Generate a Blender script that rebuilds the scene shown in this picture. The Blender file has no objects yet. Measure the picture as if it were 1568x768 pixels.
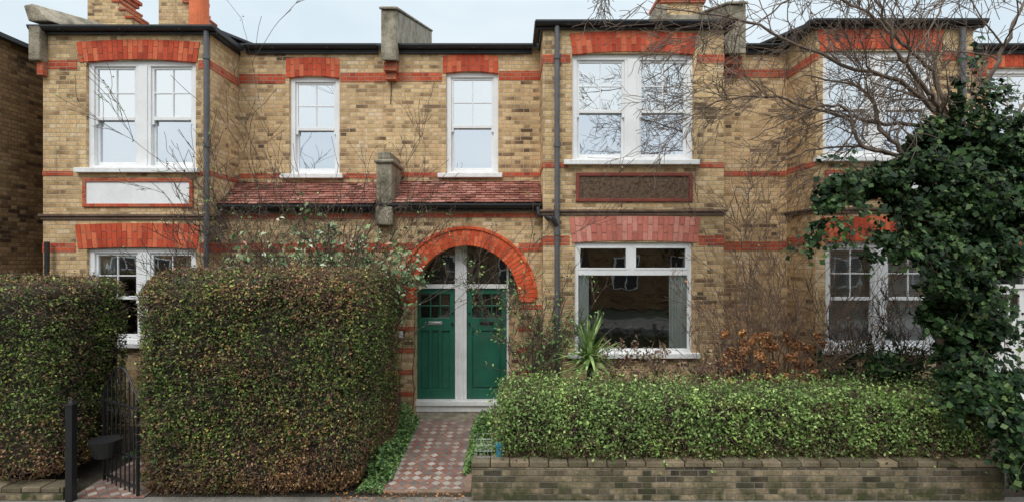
import bpy, math, random
import numpy as np
from mathutils import Vector, Matrix
random.seed(7); RS=np.random.RandomState(11)
S=bpy.context.scene
# ---------------------------------------------------------------- survey helpers
# the terrace was measured off elevation drawings, one per facade plane.
EYE=2.69; F=820.0; D0=9.5
def X(u,d): return (u-784)*d/F
def Z(v,d): return EYE-(v-390)*d/F
BAY=8.6; MAIN=9.5; POR=8.9
# ---------------------------------------------------------------- nodes
class NT:
    def __init__(s,name):
        s.mat=bpy.data.materials.new(name); s.mat.use_nodes=True
        s.t=s.mat.node_tree; s.n=s.t.nodes; s.l=s.t.links
        s.b=s.n["Principled BSDF"]; s.out=s.n["Material Output"]
    def new(s,t,**k):
        n=s.n.new(t)
        for a,b in k.items(): setattr(n,a,b)
        return n
    def put(s,sock,v):
        if hasattr(v,'is_output'): s.l.new(v,sock)
        else: sock.default_value=v
    def m(s,op,a,b=0.0,c=None,clamp=False):
        n=s.n.new('ShaderNodeMath'); n.operation=op; n.use_clamp=clamp
        s.put(n.inputs[0],a); s.put(n.inputs[1],b)
        if c is not None: s.put(n.inputs[2],c)
        return n.outputs[0]
    def noise(s,vec,scale,detail=3,rough=.55):
        n=s.n.new('ShaderNodeTexNoise'); n.inputs['Scale'].default_value=scale
        n.inputs['Detail'].default_value=detail; n.inputs['Roughness'].default_value=rough
        if vec is not None: s.l.new(vec,n.inputs['Vector'])
        return n.outputs['Fac']
    def ramp(s,f,stops,interp='LINEAR'):
        n=s.n.new('ShaderNodeValToRGB'); n.color_ramp.interpolation=interp
        e=n.color_ramp.elements
        while len(e)<len(stops): e.new(.5)
        for i,(p,c) in enumerate(stops):
            e[i].position=p; e[i].color=(c[0],c[1],c[2],1)
        s.put(n.inputs[0],f); return n.outputs[0]
    def mix(s,f,a,b,mode='MIX'):
        n=s.n.new('ShaderNodeMix'); n.data_type='RGBA'; n.blend_type=mode
        s.put(n.inputs[0],f)
        for i,v in ((6,a),(7,b)):
            if hasattr(v,'is_output'): s.l.new(v,n.inputs[i])
            else: n.inputs[i].default_value=(v[0],v[1],v[2],1)
        return n.outputs[2]
    def mr(s,v,a,b,c=0,d=1):
        n=s.n.new('ShaderNodeMapRange')
        s.put(n.inputs[0],v)
        for i,q in enumerate((a,b,c,d)): n.inputs[i+1].default_value=q
        return n.outputs[0]
    def bump(s,h,strength=.5,dist=.01):
        n=s.n.new('ShaderNodeBump'); n.inputs['Strength'].default_value=strength
        n.inputs['Distance'].default_value=dist; s.l.new(h,n.inputs['Height'])
        s.l.new(n.outputs[0],s.b.inputs['Normal'])
    def geo(s): return s.n.new('ShaderNodeNewGeometry')
    def tc(s): return s.n.new('ShaderNodeTexCoord')

def brick_mat(name,cols,mortar,stain=.5,bond=.325,head=.665,row=.0705,moss=None):
    t=NT(name); tc=t.tc(); pos=t.geo().outputs['Position']
    sep=t.new('ShaderNodeSeparateXYZ'); t.l.new(tc.outputs['UV'],sep.inputs[0])
    wob=t.noise(pos,5,1)
    u=t.m('MULTIPLY_ADD',wob,.018,sep.outputs[0]); v=t.m('MULTIPLY_ADD',wob,.014,sep.outputs[1])
    rv=t.m('DIVIDE',v,row); r=t.m('FLOOR',rv); fv=t.m('FRACT',rv)
    par=t.m('MULTIPLY',t.m('FLOORED_MODULO',r,2.0),.5)
    sx=t.m('ADD',t.m('DIVIDE',u,bond),par); c=t.m('FLOOR',sx); f=t.m('FRACT',sx)
    hd=t.m('GREATER_THAN',f,head); idx=t.m('MULTIPLY_ADD',c,2.0,hd)
    dx=t.m('MULTIPLY',t.m('MINIMUM',t.m('MINIMUM',f,t.m('SUBTRACT',1.0,f)),t.m('ABSOLUTE',t.m('SUBTRACT',f,head))),bond)
    dy=t.m('MULTIPLY',t.m('MINIMUM',fv,t.m('SUBTRACT',1.0,fv)),row)
    dd=t.m('MINIMUM',dx,dy)
    mask=t.mr(dd,.003,.0085)
    cb=t.new('ShaderNodeCombineXYZ'); t.l.new(idx,cb.inputs[0]); t.l.new(r,cb.inputs[1])
    wn=t.new('ShaderNodeTexWhiteNoise',noise_dimensions='2D'); t.l.new(cb.outputs[0],wn.inputs['Vector'])
    patch=t.noise(pos,1.4,3,.65)
    k=t.m('ADD',t.m('MULTIPLY',wn.outputs['Value'],.8),t.m('MULTIPLY_ADD',patch,1.7,-.72),clamp=True)
    col=t.ramp(k,cols)
    fine=t.noise(pos,42,3,.75)
    col=t.mix(1.0,col,t.ramp(fine,[(.25,(.55,.55,.55)),(.75,(1.40,1.40,1.40))]),'MULTIPLY')
    col=t.mix(mask,mortar,col)
    big=t.noise(pos,.75,4,.7)
    col=t.mix(stain,col,t.ramp(big,[(.3,(.54,.50,.48)),(.48,(.97,.97,.97)),(.7,(1.22,1.19,1.12))]),'MULTIPLY')
    mp=t.new('ShaderNodeMapping'); mp.inputs['Scale'].default_value=(5,5,.6); t.l.new(pos,mp.inputs[0])
    st=t.noise(mp.outputs[0],1.3,3,.7)
    col=t.mix(t.mr(st,.55,.78,0,.45),col,(.11,.08,.055))
    if moss:
        s3=t.new('ShaderNodeSeparateXYZ'); t.l.new(pos,s3.inputs[0])
        kk=t.m('MULTIPLY',t.mr(s3.outputs[2],moss[0],moss[1]),t.mr(t.noise(pos,4,4,.7),.4,.6))
        col=t.mix(kk,col,(.055,.06,.025))
    t.l.new(col,t.b.inputs['Base Color']); t.b.inputs['Roughness'].default_value=.9
    t.b.inputs['Specular IOR Level'].default_value=.2
    t.bump(mask,.6,.006)
    return t.mat

Y=[(0,(.13,.08,.042)),(.13,(.27,.17,.088)),(.32,(.44,.295,.148)),(.55,(.57,.395,.20)),(.75,(.66,.48,.262)),(.88,(.57,.36,.18)),(1,(.67,.51,.32))]
M_brick=brick_mat('stock_brick',Y,(.42,.345,.24))
M_brick2=brick_mat('stock_brick_pale',[(p,(c[0]*1.07,c[1]*1.06,c[2]*1.07)) for p,c in Y],(.44,.365,.26))
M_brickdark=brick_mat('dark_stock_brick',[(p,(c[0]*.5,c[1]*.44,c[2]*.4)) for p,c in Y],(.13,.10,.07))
M_wallbrick=brick_mat('garden_wall_brick',[(0,(.04,.032,.024)),(.3,(.12,.095,.065)),(.6,(.25,.195,.125)),(.85,(.34,.26,.165)),(1,(.12,.085,.06))],(.17,.16,.13),stain=1,moss=(.3,-.1))
M_redband=brick_mat('red_brick',[(0,(.28,.05,.028)),(.4,(.46,.08,.038)),(.8,(.56,.12,.055)),(1,(.40,.14,.08))],(.34,.22,.16),stain=.6)

def island_mat(name,cols,stain=.6,rough=.85,spec=.3):
    t=NT(name); g=t.geo()
    col=t.ramp(g.outputs['Random Per Island'],cols)
    n=t.noise(g.outputs['Position'],3,4,.7)
    col=t.mix(stain,col,t.ramp(n,[(.3,(.55,.5,.48)),(.55,(1,1,1)),(.75,(1.2,1.2,1.2))]),'MULTIPLY')
    f=t.noise(g.outputs['Position'],60,2,.7)
    col=t.mix(1.0,col,t.ramp(f,[(.25,(.72,.72,.72)),(.75,(1.2,1.2,1.2))]),'MULTIPLY')
    t.l.new(col,t.b.inputs['Base Color']); t.b.inputs['Roughness'].default_value=rough
    t.b.inputs['Specular IOR Level'].default_value=spec
    return t.mat
M_vous=island_mat('gauged_red_brick',[(0,(.42,.058,.026)),(.5,(.60,.095,.04)),(1,(.70,.18,.08))],.7)
M_vousarch=island_mat('painted_arch_brick',[(0,(.56,.075,.025)),(.5,(.72,.11,.035)),(1,(.80,.18,.07))],.45)
M_vouspink=island_mat('faded_red_brick',[(0,(.50,.15,.11)),(.5,(.64,.21,.15)),(1,(.70,.31,.24))],.6)
M_tile=island_mat('clay_roof_tile',[(0,(.19,.072,.05)),(.5,(.34,.13,.095)),(1,(.44,.22,.17))],.8)
M_cop=island_mat('coping_brick',[(0,(.10,.085,.05)),(.5,(.19,.155,.10)),(1,(.28,.22,.14))],1)

def plain(name,col,rough=.6,var=.25,scale=4,bump=.2,bd=.004,metal=0,spec=.5,streak=False,sk=.55):
    t=NT(name); pos=t.geo().outputs['Position']
    n=t.noise(pos,scale,4,.65)
    c=t.mix(1.0,col,t.ramp(n,[(.3,(1-var,1-var,1-var*1.1)),(.6,(1,1,1)),(.8,(1+var*.5,)*3)]),'MULTIPLY')
    f=t.noise(pos,scale*12,2,.7)
    c=t.mix(1.0,c,t.ramp(f,[(.3,(1-var*.5,)*3),(.7,(1+var*.3,)*3)]),'MULTIPLY')
    if streak:
        mp=t.new('ShaderNodeMapping'); mp.inputs['Scale'].default_value=(9,9,.8); t.l.new(pos,mp.inputs[0])
        s=t.noise(mp.outputs[0],2,4,.7); c=t.mix(t.mr(s,.55,.8,0,sk),c,(.16,.14,.10))
    t.l.new(c,t.b.inputs['Base Color']); t.b.inputs['Roughness'].default_value=rough
    t.b.inputs['Metallic'].default_value=metal; t.b.inputs['Specular IOR Level'].default_value=spec
    t.bump(f,bump,bd); return t.mat
M_mortar=plain('mortar',(.38,.27,.21),.9)
M_white=plain('white_paint',(.82,.82,.81),.45,.10,3,.1)
M_whiteold=plain('weathered_white_paint',(.82,.82,.80),.6,.14,5,.3,streak=True,sk=.3)
M_panel=plain('white_render',(.82,.83,.82),.8,.10,5,.3)
M_pebble=plain('pebbledash',(.26,.165,.105),.95,.8,30,1,.02)
M_brownframe=plain('brown_red_trim',(.24,.055,.035),.8,.4,8)
M_cornice=plain('moulded_string_course',(.18,.115,.08),.85,.5,6,streak=True)
M_black=plain('black_iron',(.015,.015,.016),.45,.3,10)
M_gutter=plain('gutter_paint',(.022,.023,.025),.5,.4,5)
M_pipe=plain('grey_downpipe',(.11,.112,.12),.5,.3,4)
M_slate=plain('slate_roof',(.07,.075,.085),.7,.4,3)
M_stone=plain('weathered_stone',(.33,.285,.21),.9,.75,3,.6,.02,streak=True)
M_cement=plain('cement_render',(.38,.335,.255),.9,.7,4,.5,.01,streak=True)
M_green=plain('green_door_paint',(.020,.135,.085),.35,.3,2,.15,.003)
M_terra=plain('terracotta_pot',(.70,.17,.06),.8,.3,5)
M_brass=plain('letter_plate_metal',(.6,.6,.58),.35,.2,8,metal=.8)
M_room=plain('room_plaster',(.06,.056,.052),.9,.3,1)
M_curt=plain('curtain_cloth',(.84,.87,.83),.9,.06,3)
M_blind=plain('blind_slats',(.76,.76,.76),.8,.1,3)
M_asph=plain('asphalt',(.05,.05,.052),.9,.3,2,.5,.01)
M_pave=plain('pavement_concrete',(.20,.185,.16),.9,.5,3,.5,.01)
M_kerb=plain('kerb_stone',(.28,.27,.25),.9,.3,3)
M_soil=plain('garden_soil',(.06,.048,.03),.95,.6,3,1,.03)
M_land=plain('distant_ground',(.07,.08,.045),.95,.5,.3)
M_bluepot=plain('blue_glazed_pot',(.04,.24,.33),.3,.3,5)
M_wire=plain('galvanised_wire',(.5,.5,.5),.4,.1,5,metal=.7)

def glass_mat(name,f,tint=(.95,.98,1)):
    t=NT(name); t.n.remove(t.b)
    g=t.new('ShaderNodeBsdfGlossy'); g.inputs['Roughness'].default_value=.012; g.inputs['Color'].default_value=(*tint,1)
    tr=t.new('ShaderNodeBsdfTransparent'); tr.inputs['Color'].default_value=(.93,.96,.95,1)
    bp=t.new('ShaderNodeBump'); bp.inputs['Strength'].default_value=.3; bp.inputs['Distance'].default_value=.008
    t.l.new(t.noise(t.geo().outputs['Position'],1.8,2),bp.inputs['Height']); t.l.new(bp.outputs[0],g.inputs['Normal'])
    mx=t.new('ShaderNodeMixShader'); fr=t.new('ShaderNodeFresnel'); fr.inputs['IOR'].default_value=1.5
    t.l.new(t.m('ADD',fr.outputs[0],f,clamp=True),mx.inputs[0])
    t.l.new(tr.outputs[0],mx.inputs[1]); t.l.new(g.outputs[0],mx.inputs[2]); t.l.new(mx.outputs[0],t.out.inputs[0])
    return t.mat
M_gl_up=glass_mat('sky_reflecting_glass',.78,(.97,.99,1))
M_gl_blue=glass_mat('lower_sash_glass',.72,(.86,.91,.98))
M_gl_mid=glass_mat('window_glass',.34)
M_gl_lo=glass_mat('clear_window_glass',.10)

def leaf_mat(name,cols,patch=None,pscale=1.2,plo=.45,phi=.6,rough=.55,spec=.3,zgrad=None):
    t=NT(name); g=t.geo()
    col=t.ramp(g.outputs['Random Per Island'],cols)
    if patch:
        pc=t.ramp(t.m('FRACT',t.m('MULTIPLY',g.outputs['Random Per Island'],11.3)),patch)
        k=t.mr(t.noise(g.outputs['Position'],pscale,4,.75),plo,phi)
        if zgrad:
            s3=t.new('ShaderNodeSeparateXYZ'); t.l.new(g.outputs['Position'],s3.inputs[0])
            zz=t.ramp(t.mr(s3.outputs[2],-.15,2.7),[(p,(q,q,q)) for p,q in zgrad])
            k=t.m('ADD',t.m('MULTIPLY',k,.7),t.m('SUBTRACT',zz,.35),clamp=True)
        rnd=t.m('FRACT',t.m('MULTIPLY',g.outputs['Random Per Island'],37.7))
        k=t.m('GREATER_THAN',k,rnd)
        col=t.mix(k,col,pc)
    n2=t.noise(g.outputs['Position'],2.6,3,.65)
    col=t.mix(1.0,col,t.ramp(n2,[(.3,(.60,.62,.58)),(.5,(1,1,1)),(.7,(1.42,1.36,1.1))]),'MULTIPLY')
    t.l.new(col,t.b.inputs['Base Color']); t.b.inputs['Roughness'].default_value=rough
    t.b.inputs['Specular IOR Level'].default_value=spec
    return t.mat
BR=[(0,(.06,.034,.02)),(.4,(.17,.09,.048)),(.8,(.30,.17,.085)),(1,(.42,.29,.13))]
M_hedgeL=leaf_mat('privet_hedge_leaves',[(0,(.025,.05,.014)),(.35,(.06,.11,.026)),(.7,(.125,.19,.045)),(.92,(.25,.31,.08)),(1,(.52,.50,.14))],BR,1.0,.38,.66,spec=.2,zgrad=[(0,1),(.2,.68),(.36,.22),(.68,.1),(.82,.5),(1,.98)])
M_hedgeR=leaf_mat('lonicera_hedge_leaves',[(0,(.055,.09,.025)),(.4,(.14,.24,.06)),(.8,(.25,.38,.11)),(1,(.42,.52,.20))],[(0,(.05,.04,.02)),(1,(.20,.15,.07))],2.5,.5,.8,spec=.18,zgrad=[(0,1),(.13,1),(.19,.7),(.26,.4),(.5,.25),(1,.2)])
M_ivy=leaf_mat('ivy_leaves',[(0,(.006,.018,.007)),(.5,(.018,.045,.014)),(.85,(.045,.09,.026)),(1,(.12,.17,.06))],rough=.5,spec=.17)
M_gcov=leaf_mat('groundcover_leaves',[(0,(.03,.07,.02)),(.5,(.09,.18,.05)),(1,(.27,.40,.13))])
M_photi=leaf_mat('evergreen_shrub_leaves',[(0,(.06,.12,.04)),(.45,(.16,.25,.10)),(.78,(.34,.42,.24)),(.92,(.58,.62,.48)),(1,(.36,.14,.10))])
M_rust=leaf_mat('dried_hydrangea_flowers',[(0,(.15,.06,.03)),(.5,(.33,.14,.055)),(1,(.50,.28,.13))],rough=.8)
M_redleaf=leaf_mat('reddish_shrub_leaves',[(0,(.08,.04,.03)),(.5,(.22,.11,.08)),(.8,(.14,.16,.06)),(1,(.42,.30,.25))])
M_yucca=leaf_mat('yucca_blades',[(0,(.06,.12,.03)),(.5,(.15,.25,.07)),(1,(.34,.42,.18))],rough=.4)
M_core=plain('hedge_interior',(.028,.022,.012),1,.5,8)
M_bark=plain('tree_bark',(.21,.155,.115),.9,.5,12,.5,.01)
M_twig=plain('bare_twigs',(.19,.125,.09),.9,.4,12)
M_twigd=plain('dark_twigs',(.10,.07,.052),.9,.4,12)

# ---------------------------------------------------------------- mesh helpers
def empty(name):
    o=bpy.data.objects.new(name,None); S.collection.objects.link(o); return o
class MB:
    def __init__(s): s.v=[];s.f=[];s.m=[]
    def poly(s,ps,mi=0):
        i=len(s.v); s.v+= [tuple(p) for p in ps]; s.f.append(tuple(range(i,i+len(ps)))); s.m.append(mi)
    def box(s,x0,x1,y0,y1,z0,z1,mi=0):
        i=len(s.v)
        s.v+=[(x0,y0,z0),(x1,y0,z0),(x1,y1,z0),(x0,y1,z0),(x0,y0,z1),(x1,y0,z1),(x1,y1,z1),(x0,y1,z1)]
        for q in ((0,1,5,4),(1,2,6,5),(2,3,7,6),(3,0,4,7),(4,5,6,7),(3,2,1,0)):
            s.f.append(tuple(i+k for k in q)); s.m.append(mi)
    def hexa(s,P,mi=0):
        i=len(s.v); s.v+=[tuple(p) for p in P]
        for q in ((0,1,5,4),(1,2,6,5),(2,3,7,6),(3,0,4,7),(4,5,6,7),(3,2,1,0)):
            s.f.append(tuple(i+k for k in q)); s.m.append(mi)
    def cyl(s,p0,p1,r0,r1=None,n=12,mi=0):
        r1=r0 if r1 is None else r1
        p0=Vector(p0);p1=Vector(p1);d=(p1-p0).normalized()
        a=d.orthogonal().normalized(); b=d.cross(a); i=len(s.v)
        for p,r in((p0,r0),(p1,r1)):
            for k in range(n):
                t=2*math.pi*k/n; s.v.append(tuple(p+(a*math.cos(t)+b*math.sin(t))*r))
        for k in range(n):
            s.f.append((i+k,i+(k+1)%n,i+n+(k+1)%n,i+n+k)); s.m.append(mi)
        s.f.append(tuple(i+k for k in range(n))[::-1]); s.f.append(tuple(i+n+k for k in range(n))); s.m+=[mi,mi]
    def obj(s,name,mats,parent=None,bevel=0,smooth=False):
        me=bpy.data.meshes.new(name); me.from_pydata(s.v,[],s.f); me.update()
        if not isinstance(mats,(list,tuple)): mats=[mats]
        for m in mats: me.materials.append(m)
        uv=me.uv_layers.new(name='UVMap')
        for p in me.polygons:
            p.material_index=s.m[p.index]; p.use_smooth=smooth
            n=p.normal; ax=max(range(3),key=lambda k:abs(n[k]))
            for li in p.loop_indices:
                c=me.vertices[me.loops[li].vertex_index].co
                uv.data[li].uv=(c.y,c.z) if ax==0 else ((c.x,c.z) if ax==1 else (c.x,c.y))
        o=bpy.data.objects.new(name,me); S.collection.objects.link(o)
        if parent: o.parent=parent
        if bevel:
            b=o.modifiers.new('bevel','BEVEL'); b.width=bevel; b.segments=2; b.limit_method='ANGLE'
        return o

def front_wall(mb,x0,x1,z0,z1,y,holes,rev=.16,arches=()):
    H=list(holes)
    for cx,r,zs in arches: H.append((cx-r,cx+r,z0,zs+r))
    xs=sorted({x0,x1,*[h[0] for h in H],*[h[1] for h in H]}); zs_=sorted({z0,z1,*[h[2] for h in H],*[h[3] for h in H]})
    xs=[q for q in xs if x0<=q<=x1]; zs_=[q for q in zs_ if z0<=q<=z1]
    for a,b in zip(xs,xs[1:]):
        for c,d in zip(zs_,zs_[1:]):
            mx,mz=(a+b)/2,(c+d)/2
            if any(h[0]<mx<h[1] and h[2]<mz<h[3] for h in H): continue
            mb.poly([(a,y,c),(b,y,c),(b,y,d),(a,y,d)])
    for a,b,c,d in holes:
        mb.poly([(a,y,c),(a,y+rev,c),(a,y+rev,d),(a,y,d)]); mb.poly([(b,y,c),(b,y+rev,c),(b,y+rev,d),(b,y,d)])
        mb.poly([(a,y,d),(b,y,d),(b,y+rev,d),(a,y+rev,d)]); mb.poly([(a,y,c),(b,y,c),(b,y+rev,c),(a,y+rev,c)])
    for cx,r,zs in arches:
        n=32; top=zs+r; dp=.5
        P=[(cx-r*math.cos(math.pi*k/n),zs+r*math.sin(math.pi*k/n)) for k in range(n+1)]
        for p,q in zip(P,P[1:]):
            mb.poly([(p[0],y,p[1]),(q[0],y,q[1]),(q[0],y,top),(p[0],y,top)])
            mb.poly([(p[0],y,p[1]),(q[0],y,q[1]),(q[0],y+dp,q[1]),(p[0],y+dp,p[1])])
        for sx in(-1,1):
            mb.poly([(cx+sx*r,y,z0),(cx+sx*r,y+dp,z0),(cx+sx*r,y+dp,zs),(cx+sx*r,y,zs)])

def lintel(par,x0,x1,zb,h,y,rise,mat,flare=.05,n=None,name='brick_lintel'):
    xc=(x0+x1)/2; w=(x1-x0)/2; n=n or int((x1-x0)/.078)
    mb=MB(); bk=MB()
    def P(t,s):
        return xc+t*(w+flare*s), zb+rise*(1-t*t)*(1-.25*s)+h*s
    for i in range(n):
        t0=-1+2*i/n; t1=-1+2*(i+1)/n; g=.0045/w
        spl=[(0,.64),(.67,1)] if i%2 else [(0,.32),(.35,1)]
        for s0,s1 in spl:
            yo=y-.012-random.random()*.004
            a,b,c,d=P(t0+g,s0),P(t1-g,s0),P(t1-g,s1),P(t0+g,s1)
            mb.hexa([(a[0],yo,a[1]),(b[0],yo,b[1]),(b[0],y+.1,b[1]),(a[0],y+.1,a[1]),(d[0],yo,d[1]),(c[0],yo,c[1]),(c[0],y+.1,c[1]),(d[0],y+.1,d[1])])
        a,b,c,d=P(t0,0),P(t1,0),P(t1,1),P(t0,1)
        bk.poly([(a[0],y-.006,a[1]+.003),(b[0],y-.006,b[1]+.003),(c[0],y-.006,c[1]),(d[0],y-.006,d[1])])
    mb.obj(name,mat,par); bk.obj(name+'_mortar',M_mortar,par)

def arch_ring(par,cx,r,R,zs,y,mat):
    mb=MB(); bk=MB(); n=46
    for i in range(n):
        a0=math.pi*i/n+.005; a1=math.pi*(i+1)/n-.005
        spl=[(r-.008,r+(R-r)*.62),(r+(R-r)*.65,R)] if i%2 else [(r-.008,r+(R-r)*.3),(r+(R-r)*.33,R)]
        for q0,q1 in spl:
            yo=y-.02-random.random()*.005
            pts=[(cx-q*math.cos(a),zs+q*math.sin(a)) for q,a in((q0,a0),(q0,a1),(q1,a1),(q1,a0))]
            a,b,c,d=pts
            mb.hexa([(a[0],yo,a[1]),(b[0],yo,b[1]),(b[0],y+.1,b[1]),(a[0],y+.1,a[1]),(d[0],yo,d[1]),(c[0],yo,c[1]),(c[0],y+.1,c[1]),(d[0],y+.1,d[1])])
        A0=math.pi*i/n;A1=math.pi*(i+1)/n
        a,b,c,d=[(cx-q*math.cos(t),zs+q*math.sin(t)) for q,t in((r,A0),(r,A1),(R,A1),(R,A0))]
        bk.poly([(a[0],y-.012,a[1]),(b[0],y-.012,b[1]),(c[0],y-.012,c[1]),(d[0],y-.012,d[1])])
    m=24
    for i in range(m):
        a0=math.pi*i/m+.004; a1=math.pi*(i+1)/m-.004; q0=R+.004;q1=R+.05
        a,b,c,d=[(cx-q*math.cos(t),zs+q*math.sin(t)) for q,t in((q0,a0),(q0,a1),(q1,a1),(q1,a0))]
        yo=y-.045
        mb.hexa([(a[0],yo,a[1]),(b[0],yo,b[1]),(b[0],y,b[1]),(a[0],y,a[1]),(d[0],yo,d[1]),(c[0],yo,c[1]),(c[0],y,c[1]),(d[0],y,d[1])])
    mb.obj('arch_voussoirs',mat,par); bk.obj('arch_mortar',M_mortar,par)

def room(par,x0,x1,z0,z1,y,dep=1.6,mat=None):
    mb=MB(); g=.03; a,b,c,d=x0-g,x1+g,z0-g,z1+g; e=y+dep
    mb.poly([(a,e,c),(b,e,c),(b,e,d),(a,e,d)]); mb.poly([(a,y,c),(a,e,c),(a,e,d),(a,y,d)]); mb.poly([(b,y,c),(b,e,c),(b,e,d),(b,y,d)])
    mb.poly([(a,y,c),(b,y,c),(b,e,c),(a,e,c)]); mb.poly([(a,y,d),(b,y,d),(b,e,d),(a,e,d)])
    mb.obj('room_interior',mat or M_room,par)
def curtain(par,x0,x1,z0,z1,y,mat=None,amp=.02,waves=5):
    mb=MB(); n=waves*8
    P=[(x0+(x1-x0)*i/n, y+amp*math.sin(i/8*2*math.pi+.4*math.sin(i))) for i in range(n+1)]
    for p,q in zip(P,P[1:]): mb.poly([(p[0],p[1],z0),(q[0],q[1],z0),(q[0],q[1],z1),(p[0],p[1],z1)])
    mb.obj('curtain',mat or M_curt,par,smooth=True)

def sash(par,x0,x1,z0,z1,y,lights=1,mull=.2,gl_t=None,gl_b=None,cur=None,sill=True,rail=.475,fmat=None,bars=True):
    fm=fmat or M_white; gl_t=gl_t or M_gl_up; gl_b=gl_b or M_gl_blue
    mb=MB(); gt=MB(); gb=MB(); yf=y+.05; w=.085
    mb.box(x0,x0+w,yf,yf+.13,z0,z1); mb.box(x1-w,x1,yf,yf+.13,z0,z1)
    mb.box(x0+w,x1-w,yf+.002,yf+.13,z1-w,z1); mb.box(x0+w,x1-w,yf-.02,yf+.13,z0,z0+.06)
    spans=[(x0+w,x1-w)] if lights==1 else [(x0+w,(x0+x1)/2-mull/2),((x0+x1)/2+mull/2,x1-w)]
    if lights==2: mb.box((x0+x1)/2-mull/2,(x0+x1)/2+mull/2,yf+.004,yf+.13,z0+.06,z1-w); mb.box((x0+x1)/2-mull/2+.05,(x0+x1)/2+mull/2-.05,yf-.012,yf+.004,z0+.06,z1-w)
    for a,b in spans:
        zb,zt=z0+.06,z1-w; zm=zb+(zt-zb)*rail; r=.04
        yu=yf+.03; ys=yu+.035
        mb.box(a,a+r,yu,ys,zm,zt); mb.box(b-r,b,yu,ys,zm,zt); mb.box(a+r,b-r,yu+.002,ys,zt-r,zt); mb.box(a+r,b-r,yu-.004,ys,zm-.02,zm+.035)
        if bars:
            xm=(a+b)/2; zz=(zm+.035+zt-r)/2
            mb.box(xm-.009,xm+.009,yu+.006,ys,zm+.035,zt-r); mb.box(a+r,b-r,yu+.008,ys,zz-.009,zz+.009)
        t=random.uniform(-.004,.004)
        gt.poly([(a+r,yu+.024+t,zm),(b-r,yu+.024-t,zm),(b-r,yu+.024-t,zt-r),(a+r,yu+.024+t,zt-r)])
        for hx in(a,b-r): mb.box(hx,hx+r,yu,ys,zm-.09,zm-.0)
        yl=yf+.075; yt=yl+.035
        mb.box(a,a+r,yl,yt,zb,zm); mb.box(b-r,b,yl,yt,zb,zm); mb.box(a+r,b-r,yl-.002,yt,zb,zb+.07)
        gb.poly([(a+r,yl+.02-t,zb+.07),(b-r,yl+.02+t,zb+.07),(b-r,yl+.02+t,zm),(a+r,yl+.02-t,zm)])
    mb.obj('sash_frame',fm,par,bevel=.004); gt.obj('upper_glass',gl_t,par); gb.obj('lower_glass',gl_b,par)
    if sill:
        s=MB(); s.box(x0-.14,x1+.07,y-.09,yf-.022,z0-.065,z0+.012); s.obj('window_sill',M_whiteold,par,bevel=.008)
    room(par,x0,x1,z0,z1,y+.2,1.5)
    if cur=='net': curtain(par,x0,x1,z0,z1,y+.25,waves=10)
    if cur=='blind':
        m=MB(); z=z0+.05
        while z<z1-.05:
            m.poly([(x0+.08,y+.19,z),(x1-.08,y+.19,z),(x1-.08,y+.215,z+.036),(x0+.08,y+.215,z+.036)]); z+=.04
        m.obj('venetian_blind',M_blind,par)
    if cur=='sides':
        curtain(par,x0,x0+.3,z0,z1,y+.24); curtain(par,x1-.3,x1,z0,z1,y+.24)

def gutter(par,x0,x1,y,z,name='eaves_gutter',r=.05):
    mb=MB(); n=8
    for i in range(n):
        a0=math.pi+math.pi*i/n; a1=math.pi+math.pi*(i+1)/n
        p=(y+r*math.cos(a0),z+r*math.sin(a0)*1.1); q=(y+r*math.cos(a1),z+r*math.sin(a1)*1.1)
        mb.poly([(x0,p[0],p[1]),(x1,p[0],p[1]),(x1,q[0],q[1]),(x0,q[0],q[1])])
    for xx in(x0,x1): mb.poly([(xx,y+r*math.cos(math.pi+math.pi*i/n),z+r*math.sin(math.pi+math.pi*i/n)*1.1) for i in range(n+1)])
    mb.box(x0,x1,y-r-.008,y-r+.004,z-.01,z+.018); mb.box(x0,x1,y+r-.004,y+r+.02,z-.09,z+.03)
    k=x0+.5
    while k<x1: mb.box(k,k+.035,y-r-.012,y+r,z-r*1.2,z-r*1.05); k+=.95
    mb.obj(name,M_gutter,par)

def lean_roof(par,x0,x1,ya,za,yb,zb):
    mb=MB(); L=math.hypot(yb-ya,zb-za); rows=int(L/.085); dy=(yb-ya)/L; dz=(zb-za)/L; ny,nz=-dz,dy
    for r in range(rows+1):
        s=r*L/(rows+.5); off=(r%2)*.08; x=x0-off
        while x<x1:
            a=max(x,x0)+.003; b=min(x+.16,x1)-.003
            if b-a>.02:
                k=random.uniform(.0,.012); s1=min(s+.13,L)
                y0,z0=ya+dy*s+ny*(.02+k),za+dz*s+nz*(.02+k); y1,z1=ya+dy*s1,za+dz*s1
                mb.hexa([(a,y0,z0),(b,y0,z0),(b,y1,z1),(a,y1,z1),(a,y0+ny*.012,z0+nz*.012),(b,y0+ny*.012,z0+nz*.012),(b,y1+ny*.012,z1+nz*.012),(a,y1+ny*.012,z1+nz*.012)])
            x+=.163
    mb.obj('clay_tiles',M_tile,par)
    m=MB(); m.poly([(x0,ya,za),(x1,ya,za),(x1,yb,zb),(x0,yb,zb)]); m.obj('roof_underlay',M_slate,par)

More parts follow.
